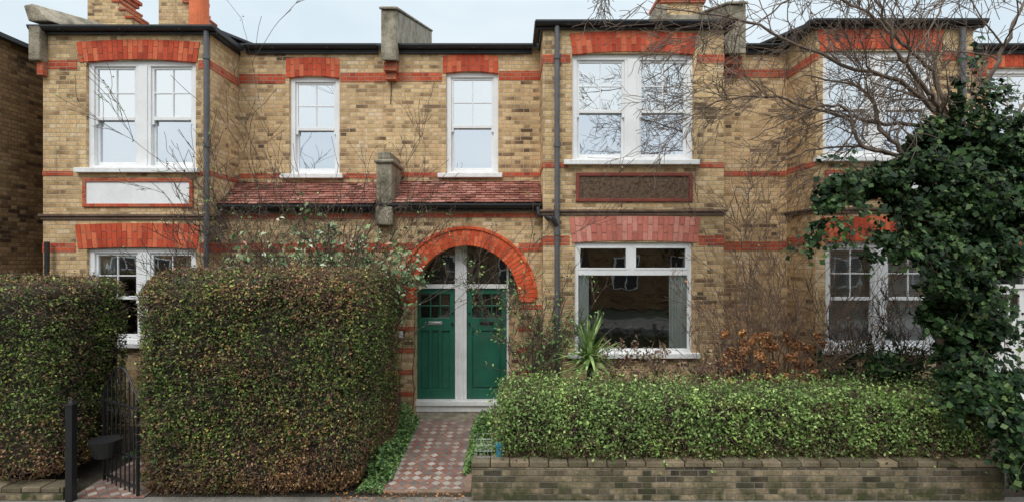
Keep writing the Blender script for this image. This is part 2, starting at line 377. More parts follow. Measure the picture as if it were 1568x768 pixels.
YB=-0.9; YP=-0.6
EZ=6.30
def bay(h,x0,x1,up,gr,lu,lg,bands,corn,eave,gstyle,upcur,pm=None,base=-.25,win=True,panel=None,lmatg=None):
    mb=MB()
    ur=(X(up[0],BAY),X(up[1],BAY),Z(up[3],BAY),Z(up[2],BAY)); gr_=(X(gr[0],BAY),X(gr[1],BAY),Z(gr[3],BAY),Z(gr[2],BAY))
    front_wall(mb,x0,x1,base,eave,YB,[ur,gr_])
    for xx in(x0,x1): mb.poly([(xx,YB,base),(xx,0,base),(xx,0,eave),(xx,YB,eave)])
    mb.obj('bay_walls',pm or M_brick,h)
    for (l,rr,ww,mt) in ((lu,.05,ur,M_vous),(lg,.03,gr_,lmatg or M_vous)):
        lintel(h,X(l[0],BAY),X(l[1],BAY),Z(l[3],BAY),(l[3]-l[2])*BAY/F,YB,rr,mt)
    rb=MB()
    for v0,v1,gp in bands:
        z0,z1=Z(v1,BAY),Z(v0,BAY)
        rb.box(x0-.008,X(gp[0],BAY),YB-.008,-.001,z0,z1); rb.box(X(gp[1],BAY),x1+.008,YB-.008,-.001,z0,z1)
    rb.obj('red_brick_bands',M_redband,h)
    c=MB(); z0,z1=Z(corn+4,BAY),Z(corn-4,BAY); zm=(z0+z1)/2
    c.box(x0-.05,x1+.05,YB-.05,-.001,zm,z1); c.box(x0-.025,x1+.025,YB-.025,-.001,z0-.01,zm-.002)
    c.obj('string_course',M_cornice,h,bevel=.01)
    sash(h,*ur,YB,lights=2,mull=.24,cur=upcur)
    if gstyle=='sash': sash(h,*gr_,YB,lights=2,mull=.2,gl_t=M_gl_mid,gl_b=M_gl_lo,cur='sides')
    if gstyle=='blind': sash(h,*gr_,YB,lights=2,mull=.2,gl_t=M_gl_lo,gl_b=M_gl_lo,cur='blind')
    if panel:
        a,b,t,bo=panel[:4]; a,b,z1,z0=X(a,BAY),X(b,BAY),Z(t,BAY),Z(bo,BAY); w=.055
        p=MB(); p.box(a,b,YB-.03,YB+.01,z0-w,z0); p.box(a,b,YB-.03,YB+.01,z1,z1+w); p.box(a-w,a,YB-.031,YB+.01,z0-w,z1+w); p.box(b,b+w,YB-.031,YB+.01,z0-w,z1+w)
        p.obj('panel_surround',panel[5],h,bevel=.006); q=MB(); q.box(a,b,YB-.012,YB+.01,z0,z1); q.obj('panel_infill',panel[4],h)
    r=MB(); oy=YB-.08
    r.hexa([(x0-.07,oy,eave+.0),(x1+.07,oy,eave+.0),(x1+.07,3.2,eave+.2*4.2),(x0-.07,3.2,eave+.2*4.2),
            (x0-.07,oy,eave+.04),(x1+.07,oy,eave+.04),(x1+.07,3.2,eave+.04+.2*4.2),(x0-.07,3.2,eave+.04+.2*4.2)])
    r.obj('bay_roof',M_slate,h)
    e=MB(); e.box(x0-.03,x1+.03,YB-.03,0,eave-.06,eave-.002); e.obj('fascia',M_gutter,h)
    gutter(h,x0-.13,x1+.13,YB-.10,eave+.02)
    for sx,xx in((-1,x0),(1,x1)):
        g=MB(); g.box(*(sorted((xx+sx*.072,xx+sx*.14))),YB-.1,-.12,eave-.035,eave+.04); g.obj('bay_return_gutter',M_gutter,h)

# ================================================================ HOUSES
HL=empty('brick_house'); HM=empty('brick_house'); HR=empty('brick_house'); HN=empty('brick_house')
PL=-2.25; PR=4.02
lb0,lb1=X(66,BAY),X(322,BAY)
bay(HL,lb0,lb1,(132,300,92,259),(133,300,379,525),(122,302,65,96),(120,302,344,381),
    [(93,106,(118,304)),(262,269,(112,303)),(372,386,(116,304))],332,EZ-.02,'sash','net',
    panel=(133,291,279,312,M_panel,M_redband))
def mainwall(h,x0,x1,holes,eave,arch=()):
    mb=MB(); front_wall(mb,x0,x1,-.25,eave,0,holes); mb.obj('facade_wall',M_brick2,h)
wl=(X(443,MAIN),X(520,MAIN),Z(268,MAIN),Z(117,MAIN)); wm=(X(683,MAIN),X(763,MAIN),Z(267,MAIN),Z(110,MAIN))
mainwall(HL,lb1,PL,[wl],EZ+.02)
lintel(HL,X(438,MAIN),X(520,MAIN),Z(120,MAIN),.34,0,.04,M_vous,.0); sash(HL,*wl,0,cur='net')
mb0,mb1=.5,3.4
bay(HM,mb0,mb1,(876,1062,82,247),(880,1060,371,540),(877,1063,52,84),(876,1068,333,371),
    [(84,97,(873,1067)),(249,257,(870,1070)),(361,375,(872,1070))],325,EZ+.06,'upvc','none',
    panel=(887,1055,270,304,M_pebble,M_brownframe),lmatg=M_vouspink)
mainwall(HM,PL,mb0,[wm],EZ+.04); mainwall(HM,mb1,PR,[],EZ+.06)
lintel(HM,X(678,MAIN),X(763,MAIN),Z(113,MAIN),.31,0,.04,M_vous,.0); sash(HM,*wm,0,cur='net')
rb0,rb1=X(1249,BAY),X(1490,BAY)
bay(HR,rb0,rb1,(1260,1432,78,242),(1264,1440,371,535),(1256,1440,46,80),(1262,1440,333,371),
    [(80,93,(1253,1443)),(246,254,(1250,1446)),(361,375,(1258,1446))],322,EZ+.08,'blind','none',
    panel=(1268,1425,266,300,M_panel,M_redband))
wr=(X(1514,MAIN),X(1590,MAIN),Z(262,MAIN),Z(104,MAIN))
mainwall(HR,PR,rb0,[],EZ+.06); mainwall(HR,rb1,12.5,[wr],EZ+.06)
lintel(HR,wr[0]-.03,wr[1]+.03,Z(106,MAIN),.33,0,.04,M_vous,.0); sash(HR,*wr,0,cur='net')
def bands_main(h,segs):
    m=MB()
    for a,b,v0,v1 in segs: m.box(a,b,-.008,.05,Z(v1,MAIN),Z(v0,MAIN))
    m.obj('red_brick_bands',M_redband,h)
bands_main(HL,[(lb1+.01,X(437,MAIN),114,128),(X(521,MAIN),PL-.001,112,126),(lb1+.01,X(440,MAIN),266,273),(X(524,MAIN),PL-.001,266,273)])
bands_main(HM,[(PL+.001,X(677,MAIN),111,125),(X(764,MAIN),mb0-.01,109,123),(PL+.001,X(676,MAIN),264,271),(X(770,MAIN),mb0-.01,264,271),
               (mb1+.01,PR-.001,108,120),(mb1+.01,PR-.001,262,270),(mb1+.01,PR-.001,370,383)])
bands_main(HR,[(PR+.001,rb0-.01,107,119),(PR+.001,rb0-.01,262,270),(PR+.001,rb0-.01,370,383),(rb1+.01,wr[0]-.04,104,117),(rb1+.01,wr[0]-.1,258,266),(wr[1]+.04,12.4,104,117)])
for h,a,b in((HL,lb0-.1,PL),(HM,PL,PR),(HR,PR,12.5)):
    r=MB(); z=EZ+.06
    r.hexa([(a,-.1,z),(b,-.1,z),(b,7,z+1.75),(a,7,z+1.75),(a,-.1,z+.04),(b,-.1,z+.04),(b,7,z+1.79),(a,7,z+1.79)]); r.obj('main_roof',M_slate,h)
for h,a,b in((HL,lb1+.15,PL-.12),(HM,PL+.12,mb0-.15),(HM,mb1+.15,PR-.12),(HR,PR+.12,rb0-.15),(HR,rb1+.15,12)):
    gutter(h,a,b,-.1,EZ+.06); e=MB(); e.box(a,b,-.045,0,EZ-.06,EZ+.055); e.obj('fascia',M_gutter,h)

def porch(h,x0,x1,cx,rr,zs,vtop,vg,doors=None):
    y=YP; zt=Z(vg,POR)-.03
    mb=MB(); front_wall(mb,x0,x1,-.25,zt,y,[],arches=[(cx,rr,zs)])
    mb.obj('porch_wall',M_brick2,h)
    lean_roof(h,x0+.01,x1-.01,y-.1,zt+.03,-.01,Z(vtop,MAIN))
    gutter(h,x0+.03,x1-.02,y-.13,zt+.01,'porch_gutter',.05)
    f=MB(); f.box(x0,x1,y-.06,y-.004,zt-.08,zt+.02); f.obj('porch_fascia',M_gutter,h)
    R=rr+.26; arch_ring(h,cx,rr,R,zs,y,M_vousarch if doors else M_vous)
    b=MB(); z0,z1=Z(385,POR),Z(372,POR)
    q=(R+.06)**2-((z0+z1)/2-zs)**2
    if q>0:
        hx=math.sqrt(q)+.02
        if cx-hx>x0: b.box(x0+.001,cx-hx,y-.008,y+.02,z0,z1)
        if cx+hx<x1: b.box(cx+hx,x1-.001,y-.008,y+.02,z0,z1)
    else: b.box(x0+.001,x1-.001,y-.008,y+.02,z0,z1)
    b.box(x0+.001,x1-.001,y-.009,y+.02,zt-.19,zt-.115)
    for k in range(5):
        zz=.35+k*.36
        if zz>zs-.1: break
        b.box(x0+.001,cx-rr-.001,y-.008,y+.02,zz,zz+.075); b.box(cx+rr+.001,x1-.001,y-.008,y+.02,zz,zz+.075)
    b.obj('porch_red_bands',M_redband,h)
    im=MB()
    for sx in(-1,1):
        a,bq=sorted((cx+sx*(rr-.02),cx+sx*(rr+.28))); im.box(a,bq,y-.035,y+.3,zs-.075,zs-.003)
    im.obj('arch_imposts',M_vous,h,bevel=.008)
def doorset(h,x0,x1,y,z0,ztr,zt,dm=None):
    dm=dm or M_green
    w=MB(); cx=(x0+x1)/2-.0; pw=.10; jw=.035
    w.box(cx-pw,cx+pw,y-.04,y+.08,z0,zt); w.box(cx-pw*.45,cx+pw*.45,y-.055,y-.04,z0,zt)
    w.box(x0,x0+jw,y-.03,y+.08,z0,zt); w.box(x1-jw,x1,y-.03,y+.08,z0,zt)
    for a,b in((x0+jw,cx-pw),(cx+pw,x1-jw)):
        w.box(a,b,y-.035,y+.08,ztr-.01,ztr+.06)
    w.box(x0-.02,x1+.02,y-.16,y+.1,z0-.075,z0-.003); w.box(x0-.02,x1+.02,y-.11,y+.1,z0-.19,z0-.078)
    w.obj('door_frame',M_whiteold,h,bevel=.005)
    g=MB(); g.poly([(x0+jw,y+.03,ztr+.06),(x1-jw,y+.03,ztr+.06),(x1-jw,y+.03,zt),(x0+jw,y+.03,zt)]); g.obj('fanlight_glass',M_gl_lo,h)
    for k,(a,b) in enumerate(((x0+jw,cx-pw),(cx+pw,x1-jw))):
        d=MB(); a+=.006;b-=.006; zt_=ztr-.016; zb=z0+.004; y1=y+.05
        st=.085; lock=zt_-.72; gz1=zt_-.09; gz0=zt_-.50
        d.box(a,a+st,y,y1,zb,zt_); d.box(b-st,b,y,y1,zb,zt_)
        d.box(a+st,b-st,y+.001,y1,gz1,zt_); d.box(a+st,b-st,y+.001,y1,lock+.0,gz0); d.box(a+st,b-st,y+.001,y1,zb,zb+.17)
        for i in(1,2): xx=a+st+(b-a-2*st)*i/3; d.box(xx-.011,xx+.011,y+.004,y1,gz0,gz1)
        zz=(gz0+gz1)/2; d.box(a+st,b-st,y+.006,y1,zz-.011,zz+.011)
        d.box(a+st,b-st,y+.030,y1,zb+.17,lock)
        if k==0:
            for i in(1,2): xx=a+st+(b-a-2*st)*i/3; d.box(xx-.03,xx+.03,y+.002,y1-.01,zb+.17,lock)
        else:
            d.box(a+st+.03,b-st-.03,y+.012,y1,zb+.2,lock-.03)
        d.obj('door_left' if k==0 else 'door_right',dm,h,bevel=.004)
        gg=MB(); gg.poly([(a+st,y+.025,gz0),(b-st,y+.025,gz0),(b-st,y+.025,gz1),(a+st,y+.025,gz1)]); gg.obj('door_glass',M_gl_lo,h)
        l=MB(); xm=(a+b)/2; zl=gz0-.09
        l.box(xm-.12,xm+.12,y-.008,y+.002,zl-.03,zl+.03); l.box(xm-.095,xm+.095,y-.014,y-.008,zl-.016,zl+.016)
        l.obj('letter_plate',M_brass if k==0 else M_black,h,bevel=.003)
        kn=MB(); kx=b-.04 if k==0 else a+.04; kn.cyl((kx,y-.03,lock+.12),(kx,y+.002,lock+.12),.022,.018); kn.cyl((kx,y-.015,lock+.3),(kx,y+.002,lock+.3),.02,.02); kn.obj('door_lock',M_black,h)
cxm=X(714,POR); rr=X(794,POR)-cxm; zs=Z(455,POR)
porch(HM,PL,mb0,cxm,rr,zs,279,313,doors=True)
cxl=X(468,POR); zsl=zs-.78; porch(HL,lb1,PL,cxl,rr,zsl,281,315)
dy=-.3; dd=9.2
ztop=zs+rr+.0
dx0,dx1=X(633,dd),X(779,dd); dz0=Z(610,dd); dtr=Z(440,dd)
doorset(HM,dx0,dx1,dy,dz0,dtr,Z(371,dd))
m=MB(); m.box(dx1+.001,cxm+rr+.05,dy-.03,dy+.1,-.25,zs+.02); m.box(cxm-rr-.05,dx0-.001,dy-.02,dy+.1,-.25,zs+.02); m.obj('porch_jamb_brick',M_brick2,HM)
m=MB(); m.box(dx1-.0,cxm+rr+.3,dy-.02,dy+.12,zs+.021,ztop+.1); m.obj('porch_side_render',M_room,HM)
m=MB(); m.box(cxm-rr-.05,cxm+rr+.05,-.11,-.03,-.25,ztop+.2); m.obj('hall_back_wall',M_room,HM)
m=MB(); m.box(cxl-rr-.05,cxl+rr+.05,dy,dy+.1,-.25,zsl+rr+.2); m.obj('porch_back',M_room,HL)
doorset(HL,cxl-rr+.03,cxl+rr-.03,dy-.06,dz0-.15,dtr-.5,zsl+rr)
m=MB(); m.box(cxm-rr-.12,cxm+rr+.1,YP-.12,dy+.05,-.25,dz0-.2); m.obj('door_step',M_stone,HM,bevel=.01)
m=MB(); m.box(X(606,POR),X(617,POR),YP-.05,YP-.008,Z(516,POR),Z(506,POR)); m.obj('porch_lamp_box',M_white,HM,bevel=.01)
cxr=X(1600,POR); porch(HR,rb1,12.0,cxr,rr,zs+.05,274,308)
m=MB(); m.box(cxr-rr-.05,cxr+rr+.05,dy,dy+.1,-.25,ztop+.2); m.obj('porch_back',M_room,HR); doorset(HR,cxr-rr+.03,cxr+rr-.03,dy-.06,dz0,dtr,ztop+.05,M_whiteold)

def upvc(h):
    x0,x1,z0,z1=X(880,BAY),X(1060,BAY),Z(540,BAY),Z(371,BAY); y=YB+.04; m=MB(); w=.065
    zt=Z(417,BAY); xm=X(967,BAY)
    m.box(x0,x0+w,y,y+.09,z0,z1); m.box(x1-w,x1,y,y+.09,z0,z1); m.box(x0+w,x1-w,y+.002,y+.09,z1-w,z1); m.box(x0+w,x1-w,y+.002,y+.09,z0,z0+w)
    m.box(x0+w,x1-w,y-.004,y+.09,zt-.045,zt+.045); m.box(xm-.05,xm+.05,y-.003,y+.09,zt+.045,z1-w)
    for a,b in((x0+w,xm-.05),(xm+.05,x1-w)):
        c,d=zt+.045,z1-w; r=.03
        m.box(a,a+r,y-.012,y+.05,c,d); m.box(b-r,b,y-.012,y+.05,c,d); m.box(a+r,b-r,y-.011,y+.05,c,c+r); m.box(a+r,b-r,y-.011,y+.05,d-r,d)
    m.obj('casement_frame',M_white,h,bevel=.006)
    g=MB(); g.poly([(x0,y+.03,z0),(x1,y+.033,z0),(x1,y+.033,z1),(x0,y+.03,z1)]); g.obj('window_glass',M_gl_lo,h)
    s=MB(); s.box(x0-.12,x1+.1,YB-.1,y-.001,z0-.07,z0+.01); s.obj('window_sill',M_whiteold,h,bevel=.008)
    room(h,x0,x1,z0,z1,YB+.16,2.2)
    curtain(h,x0+.05,x0+.25,z0,z1-.40,YB+.15,waves=4,amp=.012); curtain(h,x1-.33,x1-.04,z0,z1-.40,YB+.15,waves=6,amp=.012)
upvc(HM)

def pipe(h,pts,r=.042,mat=None,name='downpipe'):
    m=MB()
    for p,q in zip(pts,pts[1:]): m.cyl(p,q,r)
    (x,y,z0),(x1,y1,z1)=pts[0],pts[-1]
    z=z1+.3
    while z<z0-.1: m.cyl((x1,y1,z),(x1,y1,z+.07),r*1.28); z+=1.4
    m.obj(name,mat or M_pipe,h)
px=X(316,8.53); pipe(HL,[(px,YB-.07,EZ),(px,YB-.07,-.1)])
px=X(853,8.53); pipe(HM,[(px,YB-.07,EZ+.05),(px,YB-.07,-.1)])
pipe(HM,[(mb0-.08,YP-.13,Z(318,POR)),(mb0-.06,YP-.16,Z(330,POR)),(px-.06,YB-.1,Z(336,8.53)),(px,YB-.08,Z(346,8.53))],.04,M_gutter,'swan_neck')
px=X(1474,8.53); pipe(HR,[(px,YB-.07,EZ),(px,YB-.07,-.1)])
m=MB(); a,b=X(576,8.75),X(600,8.75)
m.box(a,b,YP-.16,-.0,Z(312,8.75),Z(250,8.75)); m.obj('porch_party_wall',M_stone,HM,bevel=.02)
m=MB(); m.box(a-.03,b+.04,YP-.2,0,Z(250,8.75),Z(244,8.75)); m.box(a+.02,b-.02,YP-.16,0,Z(244,8.75),Z(232,8.75)); m.box(a-.01,b+.01,YP-.17,-.3,Z(345,8.75),Z(312,8.75)); m.obj('party_wall_coping',M_stone,HM,bevel=.025)
m=MB(); m.cyl((PL+.12,-.012,Z(112,MAIN)),(PL+.1,-.012,Z(160,MAIN)),.007); m.obj('cable',M_black,HM)
def party(h,xc,w,zt,zb,name='party_wall_parapet'):
    m=MB(); x0,x1=xc-w/2,xc+w/2; s=.325
    m.hexa([(x0,-.3,zb),(x1,-.3,zb),(x1,3.8,zb+1),(x0,3.8,zb+1),(x0,-.3,zt),(x1,-.3,zt),(x1,3.8,zt+4.1*s),(x0,3.8,zt+4.1*s)])
    m.obj(name,M_cement,h,bevel=.01)
    c=MB(); c.hexa([(x0-.03,-.34,zt),(x1+.03,-.34,zt),(x1+.03,3.8,zt+4.1*s),(x0-.03,3.8,zt+4.1*s),(x0-.03,-.34,zt+.05),(x1+.03,-.34,zt+.05),(x1+.03,3.8,zt+.05+4.1*s),(x0-.03,3.8,zt+.05+4.1*s)])
    c.obj('parapet_coping',M_stone,h,bevel=.02)
    k=MB(); k.box(x0+.02,x1-.02,-.2,-.0,zb-.15,zb); k.box(x0+.04,x1-.04,-.13,-.0,zb-.28,zb-.152); k.obj('brick_corbel',M_redband,h,bevel=.01)
party(HM,X(595,9.2),.26,Z(16,9.2),Z(92,9.2))
party(HR,X(1129,9.2),.3,Z(8,9.2),Z(82,9.2))
m=MB(); x=X(66,BAY); m.box(x-.1,x+.08,YB-.16,3,Z(98,BAY),Z(45,BAY)); m.obj('gable_kneeler',M_stone,HL,bevel=.02)
m=MB(); m.hexa([(x-.06,YB-.2,EZ+.05),(x+.3,YB-.2,EZ+.05),(x+.3,2,EZ+.5),(x-.06,2,EZ+.5),(x-.14,YB-.2,EZ+.30),(x+.0,YB-.2,EZ+.33),(x+.0,2,EZ+1),(x-.14,2,EZ+1)]); m.obj('gable_parapet',M_stone,HL,bevel=.02)
m=MB(); m.box(x-.02,x+.08,YB-.1,YB,Z(118,BAY),Z(98,BAY)); m.obj('brick_corbel',M_redband,HL,bevel=.01)
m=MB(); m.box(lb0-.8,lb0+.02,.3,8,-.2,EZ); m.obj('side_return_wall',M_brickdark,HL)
def chimney(name,u0,u1,v,d,y1,pots=(),steps=0):
    E=empty(name); x0,x1=X(u0,d),X(u1,d); y0=d-9.5
    zt=Z(v,d); m=MB(); m.box(x0,x1,y0,y0+y1,6.2,zt)
    m.obj('stack',M_brick,E)
    c=MB(); c.box(x0-.05,x1+.05,y0-.05,y0+y1+.05,zt-.16,zt-.08); c.box(x0-.09,x1+.09,y0-.09,y0+y1+.09,zt-.079,zt); c.obj('corbel_cap',M_redband,E,bevel=.006)
    if steps:
        s=MB(); tt=MB()
        for i in range(steps):
            s.box(x1+.001+i*.14,x1+.141+i*.14,y0,y0+y1,6.2,zt-.35-i*.17); tt.box(x1-.0+i*.14,x1+.16+i*.14,y0-.03,y0+y1,zt-.35-i*.17,zt-.31-i*.17)
        s.obj('stepped_shoulder',M_brick,E); tt.obj('creasing_tiles',M_redband,E)
    for (pu,r,hh,mt) in pots:
        p=MB(); xx=X(pu,d); p.cyl((xx,y0+y1/2,zt),(xx,y0+y1/2,zt+hh),r,r*.82,16); p.cyl((xx,y0+y1/2,zt+hh*.92),(xx,y0+y1/2,zt+hh),r*1.0,r*1.0,16); p.obj('chimney_pot',mt,E,smooth=False)
    return E
chimney('chimney_stack',134,172,-22,11.2,.7,((150,.13,.5,M_terra),),3)
chimney('chimney_stack',243,280,-22,10.6,.7,((262,.13,.5,M_terra),),2)
chimney('chimney_stack',1014,1076,-6,11.5,.7,((1030,.13,.5,M_cement),(1058,.13,.5,M_terra)),0)
E=empty('chimney_pot'); p=MB(); x=X(305,10.4); p.cyl((x,.9,6.3),(x,.9,8.3),.19,.16,18); p.cyl((x,.9,7.9),(x,.9,8.0),.21,.21,18); p.obj('terracotta_flue',M_terra,E)
m=MB(); m.box(X(1003,10.5),X(1020,10.5),.9,2.6,6.2,Z(10,10.5)); m.box(X(1020,10.5),X(1085,10.5),1.0,2.6,6.2,Z(22,10.5)); m.obj('stack_base',M_cement,HM,bevel=.02)

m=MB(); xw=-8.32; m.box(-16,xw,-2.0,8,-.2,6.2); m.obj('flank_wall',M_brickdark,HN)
m=MB(); m.box(-16.1,xw+.1,-2.1,8.1,6.2,6.27); m.hexa([(-16,-2,6.27),(xw,-2,6.27),(xw,8,6.27),(-16,8,6.27),(-16,1.5,7),(xw-2,1.5,7),(xw-2,4.5,7),(-16,4.5,7)]); m.obj('roof',M_slate,HN)
m=MB(); m.cyl((X(72,8.5),YB-.1,Z(370,8.5)),(X(72,8.5),YB-.1,-.1),.035); m.obj('waste_pipe',M_gutter,HL)

# ================================================================ GROUND
def sheet(name,pts,mat):
    m=MB(); m.poly(pts); return m.obj(name,mat)
sheet('ground',[(-400,-400,-.30),(400,-400,-.30),(400,400,-.30),(-400,400,-.30)],M_land)
m=MB(); m.poly([(-60,-13,-.26),(60,-13,-.26),(60,-5.9,-.26),(-60,-5.9,-.26)]); m.obj('road',M_asph)
m=MB(); m.box(-60,60,-5.75,-3.2,-.29,-.15); m.obj('pavement',M_pave)
m=MB(); m.box(-60,60,-5.9,-5.752,-.29,-.148); m.obj('kerb',M_kerb,None,.01)
m=MB(); m.box(-60,60,-16,-13.15,-.29,-.15); m.obj('pavement',M_pave)
m=MB(); m.box(-60,60,-13.148,-13.0,-.29,-.148); m.obj('kerb',M_kerb,None,.01)
m=MB(); m.poly([(-16,-3.2,-.146),(12,-3.2,-.146),(12,-.5,-.03),(-16,-.5,-.03)]); m.obj('garden_soil',M_soil)
t=NT('victorian_path_tiles'); g=t.geo(); mp=t.new('ShaderNodeMapping'); t.l.new(g.outputs['Position'],mp.inputs[0])
mp.inputs['Rotation'].default_value=(0,0,math.radians(45)); mp.inputs['Scale'].default_value=(1/.095,1/.095,0)
sp=t.new('ShaderNodeSeparateXYZ'); t.l.new(mp.outputs[0],sp.inputs[0])
fx=t.m('FLOOR',sp.outputs[0]); fy=t.m('FLOOR',sp.outputs[1]); cb=t.new('ShaderNodeCombineXYZ'); t.l.new(fx,cb.inputs[0]); t.l.new(fy,cb.inputs[1])
wn=t.new('ShaderNodeTexWhiteNoise',noise_dimensions='2D'); t.l.new(cb.outputs[0],wn.inputs['Vector'])
chk=t.m('FLOORED_MODULO',t.m('ADD',fx,fy),2.0)
cA=t.ramp(wn.outputs['Value'],[(0,(.19,.07,.05)),(.6,(.29,.11,.075)),(1,(.36,.18,.13))]); cB=t.ramp(wn.outputs['Value'],[(0,(.12,.10,.095)),(.4,(.26,.21,.185)),(.7,(.44,.38,.32)),(1,(.52,.46,.39))])
c=t.mix(chk,cA,cB)
ffx=t.m('FRACT',sp.outputs[0]); ffy=t.m('FRACT',sp.outputs[1])
e=t.m('MINIMUM',t.m('MINIMUM',ffx,t.m('SUBTRACT',1.0,ffx)),t.m('MINIMUM',ffy,t.m('SUBTRACT',1.0,ffy)))
c=t.mix(t.mr(e,.02,.07),(.09,.08,.065),c)
n=t.noise(g.outputs['Position'],3.2,6,.75); c=t.mix(t.mr(n,.40,.66,0.05,.8),c,(.20,.165,.135))
t.l.new(c,t.b.inputs['Base Color']); t.b.inputs['Roughness'].default_value=.55; t.bump(t.noise(g.outputs['Position'],25,4),.4,.01)
M_path=t.mat
P=empty('tiled_path'); m=MB(); m.poly([(-1.62,-3.03,-.128),(-.58,-3.03,-.128),(-.58,-.7,0),(-1.62,-.7,0)]); m.obj('tiles',M_path,P)
M_edge=plain('path_edging',(.30,.20,.14),.9,.6,6,.5,.01)
def edge(x0,x1):
    m.hexa([(x0,-3.1,-.2),(x1,-3.1,-.2),(x1,-.7,-.1),(x0,-.7,-.1),(x0,-3.1,-.115),(x1,-3.1,-.115),(x1,-.7,.012),(x0,-.7,.012)])
m=MB(); edge(-1.71,-1.622); edge(-.578,-.49); m.obj('edging',M_edge,P,bevel=.01)
m=MB(); m.box(-1.622,-.578,-3.12,-3.032,-.2,-.122); m.obj('path_end_edging',M_edge,P,bevel=.01)
m=MB(); m.poly([(-5.15,-3.25,-.138),(-4.3,-3.25,-.138),(-4.3,-.9,-.02),(-5.15,-.9,-.02)]); m.obj('tiled_path',M_path)

def gwall(x0,x1,ztop,cop=True):
    E=empty('garden_wall'); m=MB(); m.box(x0,x1,-3.30,-3.09,-.2,ztop-.07); m.obj('wall_bricks',M_wallbrick,E)
    c=MB(); x=x0-.002
    while x<x1:
        w=.215; c.box(x,min(x+w,x1+.002),-3.306+random.uniform(-.006,.004),-3.07,ztop-.066+random.uniform(-.002,.004),ztop+random.uniform(-.008,.006)); x+=w+.01
    c.obj('coping_bricks',M_cop,E,bevel=.01)
gwall(X(722,6.2),X(1538,6.2),Z(706,6.2)); gwall(-9.5,-5.2,Z(745,6.2)); gwall(X(1600,6.2),9.5,Z(706,6.2))

# ================================================================ FOLIAGE
def nrm(a): return a/np.maximum(np.linalg.norm(a,axis=1,keepdims=True),1e-9)
def leaves(name,C,N,size,mat,parent=None,aspect=.55,jit=.8,rs=RS):
    n=len(C); nn=nrm(N+jit*rs.normal(size=(n,3))); t=rs.normal(size=(n,3)); t=nrm(t-(t*nn).sum(1,keepdims=True)*nn); b=np.cross(nn,t)
    s=size*(.5+.9*rs.rand(n,1)); fo=nn*s*.12
    V=np.stack([C-t*s*.5,C+b*s*aspect*.5+fo-t*s*.08,C+t*s*.5,C-b*s*aspect*.5+fo-t*s*.08],1).reshape(-1,3)
    me=bpy.data.meshes.new(name); me.vertices.add(4*n); me.vertices.foreach_set('co',V.astype(np.float32).ravel())
    me.loops.add(4*n); me.loops.foreach_set('vertex_index',np.arange(4*n,dtype=np.int32))
    me.polygons.add(n); me.polygons.foreach_set('loop_start',np.arange(0,4*n,4,dtype=np.int32)); me.polygons.foreach_set('loop_total',np.full(n,4,dtype=np.int32))
    me.materials.append(mat); me.update(calc_edges=True); me.validate()
    o=bpy.data.objects.new(name,me); S.collection.objects.link(o)
    if parent: o.parent=parent
    return o
def sinnoise(P,seed,f0=2.0):
    r=np.random.RandomState(seed); out=np.zeros(len(P))
    for k in range(14):
        f=f0*(1+k*.55); w=nrm(r.normal(size=(1,3)))[0]*f; out+=np.sin(P@w+r.rand()*6.28)/(1+k*.5)
    return out/3
def rbox(P,lo,hi,r):
    lo=np.array(lo);hi=np.array(hi); q=np.clip(P,lo+r,hi-r); d=nrm(P-q); return q+d*r,d
def boxsurf(n,lo,hi,rs,faces=(1,1,1,1,1)):
    lo=np.array(lo);hi=np.array(hi);s=hi-lo
    A=np.array([s[1]*s[2]*faces[0],s[1]*s[2]*faces[1],s[0]*s[2]*faces[2],s[0]*s[2]*faces[3],s[0]*s[1]*faces[4]]); f=rs.choice(5,n,p=A/A.sum())
    P=lo+rs.rand(n,3)*s
    P[f==0,0]=lo[0];P[f==1,0]=hi[0];P[f==2,1]=lo[1];P[f==3,1]=hi[1];P[f==4,2]=hi[2]; return P
